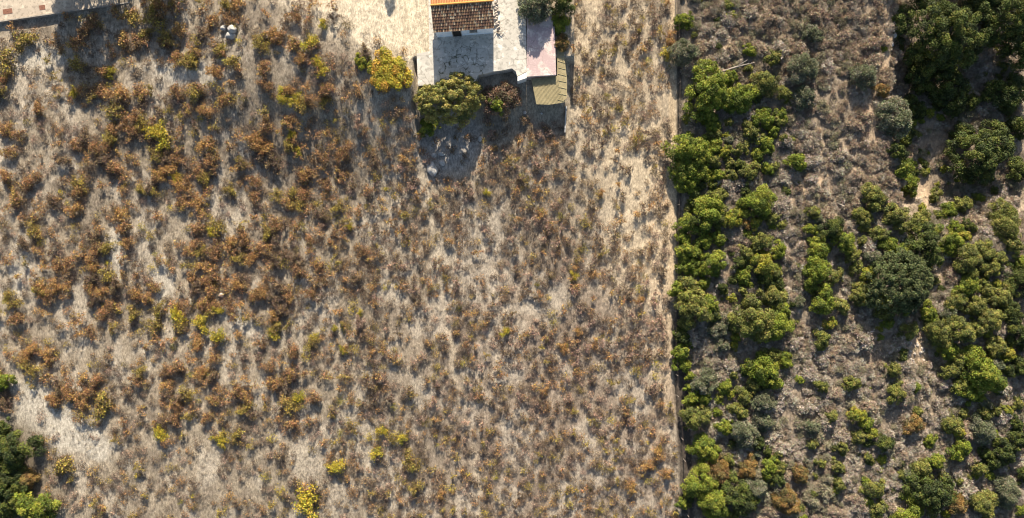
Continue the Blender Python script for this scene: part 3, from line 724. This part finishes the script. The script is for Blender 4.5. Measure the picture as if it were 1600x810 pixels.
for c in VP:
    rg = np.random.default_rng(hash(c) % 1 + len(c) * 13)
    LIB[c] = []
    for k in range(7):
        V, Cc = vine_geo(rg, 1.3, VP[c], 820, .66, .14)
        V2, C2 = weed_geo(rg, .7, VP[c], 330, .68, .145)
        V = np.concatenate([V, V2]); Cc = np.concatenate([Cc, C2])
        LIB[c].append(leafmesh('vine', V, Cc, M_leaf))
seen = {}
CW = {'rust': 'rust-brown', 'orange': 'orange', 'yellow': 'bright yellow', 'olive-brown': 'olive-brown', 'dark brown': 'dark brown', 'pinkish': 'pinkish brown'}
for (px, py, r, c, hd) in solo:
    x, y = W(px, py, .3); z = g1(x, y); x, y = W(px, py, z + .3)
    o = bpy.data.objects.new('vine', rnd.choice(LIB[c])); link(o)
    s = r / PM / 1.3 * 1.15; o.location = (x, y, z); o.rotation_euler = (0, 0, rnd.uniform(0, 6.28)); o.scale = (s, s * rnd.uniform(.8, 1.05), min(1.25, .45 + .55 * s) * rnd.uniform(.85, 1.1))
    sz = 'small' if r < 11 else 'medium' if r < 16 else 'broad'
    tag(o, f'{sz} {CW[c]} vine in the vineyard, {where(px, py)}', 'vine', 'overgrown vines of the vineyard')
def vine_mass(name, items, label, cat, per, leaf, seed, hh=.5, geo=vine_geo):
    rg = np.random.default_rng(seed); Vs = []; Cs = []
    for (px, py, r, c, *_) in items:
        x, y = W(px, py, .3); z = g1(x, y)
        V, Cc = geo(rg, r / PM * 1.1, VP[c], int(per * (r / 12) ** 1.6) + 12, hh * (.5 + .5 * r / 12), leaf)
        Vs.append(V + [x, y, z]); Cs.append(Cc)
    o = link(bpy.data.objects.new(name, leafmesh(name, np.concatenate(Vs), np.concatenate(Cs), M_leaf)))
    return tag(o, label, cat, kind='stuff')
vine_mass('small_vines', mass, 'smaller brown and rusty vines filling the rows between the broad ones', 'vines', 240, .15, 5, .62)
# low dry weeds and vine seedlings between the rows
ws = []
gx_ = [(i * 12.8 + (j % 2) * 5, j * 13.6) for i in range(-1, 86) for j in range(0, 61)]
for (x, y) in gx_:
    x += rnd.uniform(-4.5, 4.5) + 3 * math.sin(y / 60); y += rnd.uniform(-5, 5)
    if not field_ok(x, y): continue
    left = 1 - min(1, max(0, (x - 420) / 260)); sand = (x > 900 and y < 430)
    d = .55 * left + .98 * (1 - left)
    if sand: d *= .82 if not (940 < x < 1010 and 235 < y < 390) else .4
    if bare(x, y): d *= .15
    if y < 150 and x < 480: d *= .8
    d *= max(.3, min(1.25, (N2(x / 40, y / 60, 71) - .22) * 3.6))
    if rnd.random() > d: continue
    u = rnd.random()
    c = 'dark brown' if u < .38 else 'pinkish' if u < .56 else 'rust' if u < .75 else 'olive-brown' if u < .87 else 'orange' if u < .965 else 'yellow'
    ws.append((x, y, rnd.uniform(3.6, 6.9), c))
vine_mass('dry_weeds', ws, 'low brown and pinkish dry weeds scattered over the vineyard', 'weeds', 520, .13, 6, .82, weed_geo)

# ------------------------------------------------------------------ dry grass
def grass(n, seed, xr, yr, ok, cols, h=(.12, .34), name='dry_grass', lab='', wd=.035, zfun=gh):
    rg = np.random.default_rng(seed)
    m = n // 11; x = rg.uniform(*xr, m); y = rg.uniform(*yr, m)
    keep = ok(x, y, rg); x = x[keep]; y = y[keep]; m = len(x)
    tone = np.repeat(rg.integers(len(cols), size=m), 11); hgt = np.repeat(rg.uniform(.5, 1.35, m), 11)
    x = np.repeat(x, 11); y = np.repeat(y, 11); n = len(x)
    x = x + rg.normal(size=n) * .10; y = y + rg.normal(size=n) * .10
    z = zfun(x, y)
    L = rg.uniform(*h, n) * hgt; az = rg.uniform(0, 6.28, n); el = rg.uniform(.35, 1.35, n)
    t = np.stack([np.cos(az) * np.cos(el), np.sin(az) * np.cos(el), np.sin(el)], 1)
    p = np.stack([x, y, z], 1) + t * (L[:, None] / 2)
    nr = np.cross(t, rg.normal(size=(n, 3)))
    idx = tone; Cc = np.array(cols)[idx] * (1 + .2 * rg.normal(size=(n, 1)))
    o = link(bpy.data.objects.new(name, leafmesh(name, quads(p, t, nr, L, np.full(n, wd) * rg.uniform(.6, 1.5, n)), np.clip(Cc, .02, .8), M_straw)))
    return tag(o, lab, 'grass', kind='stuff')
def ok_field(x, y, rg):
    px = 800 + x * PM; py = 405 - y * PM
    k = (px < 1044 + 4 * fbm(y / .8, y * 0, 55) + np.maximum(0, (py - 560) * .09)) & (py > 42 - px * .14)
    k &= ~((px > 497) & (px < 660) & (py < (px - 497) * .62 + 4)); k &= ~((px > 640) & (px < 892) & (py < 200))
    d = .08 + .38 * ss((fbm(x / 1.3, y / 2.2, 81, 3) - .42) / .16)
    d = np.where((px > 890) & (py < 450), d * .22, d); d = d * np.where(np.abs(px - np.interp(py, TRY, TRX)) < 5, .4, 1)
    d = np.where((px > 655) & (px < 745) & (py < 280), d * .15, d)
    return k & (rg.uniform(0, 1, len(x)) < d)
grass(420000, 9, (-69, 24), (-36, 36), ok_field, ((.34, .285, .205), (.28, .225, .165), (.42, .36, .265), (.20, .155, .12), (.25, .215, .165), (.16, .125, .095)), lab='dry straw-coloured grass covering the vineyard ground')
def ok_scrub(x, y, rg):
    px = 800 + x * PM; py = 405 - y * PM
    d = .35 + .65 * ss((fbm(x / 1.5, y / 1.5, 83, 3) - .4) / .2)
    return (px > 1072 + np.maximum(0, (py - 560) * .05)) & (rg.uniform(0, 1, len(x)) < d)
grass(230000, 10, (22, 71), (-36, 40), ok_scrub, ((.40, .34, .27), (.34, .29, .24), (.26, .21, .16), (.45, .39, .32), (.22, .2, .11)), h=(.2, .5), name='scrub_grass', lab='dry grey-brown grass and litter under the scrub')

# ------------------------------------------------------------------ dry grey scrub
DP = {'grey': ((.47, .405, .325), (.39, .335, .265), (.54, .475, .39), (.29, .245, .19)), 'tan': ((.43, .34, .24), (.35, .27, .2), (.48, .40, .29), (.27, .21, .16)),
      'olive-grey': ((.30, .275, .18), (.25, .23, .15), (.36, .33, .23), (.2, .175, .12))}
def dry_dens(px, py):
    return max(0, min(1, (N2(px / 50, py / 50, 91) - .25) * 4))
def free(x, y, f):
    for a, b, r in taken:
        if (a - x) ** 2 + (b - y) ** 2 < (r * f) ** 2: return False
    return True
def dkind(px, py):
    u = rnd.random()
    if px > 1330 and px < 1430 and py < 330: return 'tan' if u < .6 else 'grey'
    if py > 720 and px < 1320: return 'tan' if u < .5 else 'olive-grey'
    if px < 1330 and py < 200: return 'tan' if u < .4 else ('olive-grey' if u < .7 else 'grey')
    return 'grey' if u < .66 else ('olive-grey' if u < .84 else 'tan')
DL = {}
for c in DP:
    rg = np.random.default_rng(len(c) * 5)
    DL[c] = []
    for k in range(6):
        V, Cc = crown(rg, 1.0, .85, .26, .17, DP[c], .42, lobe=.3, outward=.8, rag=.35)
        DL[c].append(leafmesh('dry_shrub', V, Cc, M_twig))
ds = []; tries = 0
while len(ds) < 240 and tries < 20000:
    tries += 1
    px = rnd.uniform(1078, 1596); py = rnd.uniform(6, 804); x, y = W(px, py)
    if px > 1405 and px < 1500 and 80 < py < 330 and rnd.random() < .8: continue
    if rnd.random() > dry_dens(px, py) or not free(x, y, .8): continue
    r = rnd.uniform(.65, 1.3)
    if any((a - x) ** 2 + (b - y) ** 2 < (r + q) ** 2 * .42 for a, b, q, *_ in ds): continue
    ds.append((x, y, r, px, py, dkind(px, py)))
for (x, y, r, px, py, c) in ds:
    z = g1(x, y); x, y = W(px, py, z + r * .5)
    o = bpy.data.objects.new('dry_shrub', rnd.choice(DL[c])); link(o); o.location = (x, y, z); o.rotation_euler = (0, 0, rnd.uniform(0, 6.28))
    o.scale = (r, r * rnd.uniform(.8, 1.15), r * rnd.uniform(.75, 1.1))
    tag(o, f"{'large' if r > 1.05 else 'mid-sized' if r > .85 else 'small'} dry {c} leafless shrub in the scrub, {where(px, py)}", 'dry shrub', 'leafless dry shrubs of the scrub')
rg = np.random.default_rng(77); Vs = []; Cs = []
lib = {c: [crown(rg, 1.0, .9, .34, .15, DP[c], .34, lobe=.4, outward=.8, rag=.3) for k in range(5)] for c in DP}
cnt = 0
for k in range(7500):
    px = rnd.uniform(1074, 1625); py = rnd.uniform(-12, 822)
    if px < 1078 + max(0, (py - 560) * .05): continue
    if 1403 < px < 1500 and 80 < py < 330 and rnd.random() < .7: continue
    if rnd.random() > .25 + dry_dens(px, py): continue
    x, y = W(px, py)
    if not free(x, y, .62): continue
    bareS = any(math.hypot((px - a) / c_, (py - b) / d_) < 1 for a, b, c_, d_ in ((1385, 60, 14, 60), (1475, 275, 9, 40), (1478, 425, 10, 36), (1437, 535, 17, 30), (1142, 455, 5, 32), (1595, 412, 12, 16), (1362, 180, 9, 40)))
    if bareS: continue
    z = g1(x, y); V, Cc = lib[dkind(px, py)][rnd.randrange(5)]
    r = rnd.uniform(.28, .7); a = rnd.uniform(0, 6.28); ca, sa = math.cos(a) * r, math.sin(a) * r
    q = np.stack([V[:, 0] * ca - V[:, 1] * sa + x, V[:, 0] * sa + V[:, 1] * ca + y, V[:, 2] * r * rnd.uniform(.8, 1.2) + z], 1)
    Vs.append(q); Cs.append(np.clip(Cc * rnd.uniform(.75, 1.2), 0, .8)); cnt += 1
V = np.concatenate(Vs); Cc = np.concatenate(Cs)
tag(link(bpy.data.objects.new('dry_brush', leafmesh('dry_brush', V, Cc, M_twig))), 'tangled grey-brown leafless brush covering the slope between the shrubs', 'brush', kind='stuff')
# small green sprouts among the brush
rg = np.random.default_rng(78); Vs = []; Cs = []
lg = {c: [crown(rg, .5, .5, .12, .6, PAL[c], .7, rag=.35) for k in range(3)] for c in 'GODY'}
for k in range(900):
    px = rnd.uniform(1066, 1605); py = rnd.uniform(-5, 815)
    d = N2(px / 70, py / 70, 95); wt = 1.5 if (px < 1235 and py > 120) or px > 1440 else .45
    if 1235 < px < 1370 and py < 340: wt = .12
    if rnd.random() > wt * max(0, (d - .35) * 2.6): continue
    x, y = W(px, py); z = g1(x, y); c = rnd.choice('GOODY'); V, Cc = lg[c][rnd.randrange(3)]; s = rnd.uniform(.5, 1.4)
    Vs.append(V * s + [x, y, z]); Cs.append(Cc)
print('sprouts', len(Vs), 'brush', cnt, 'dry', len(ds), 'vines', len(vines), 'weeds', len(ws), 'brushquads', len(V) // 4)
tag(link(bpy.data.objects.new('green_undergrowth', leafmesh('green_undergrowth', np.concatenate(Vs), np.concatenate(Cs), M_leaf))), 'low green sprouts showing through the grey brush', 'undergrowth', kind='stuff')
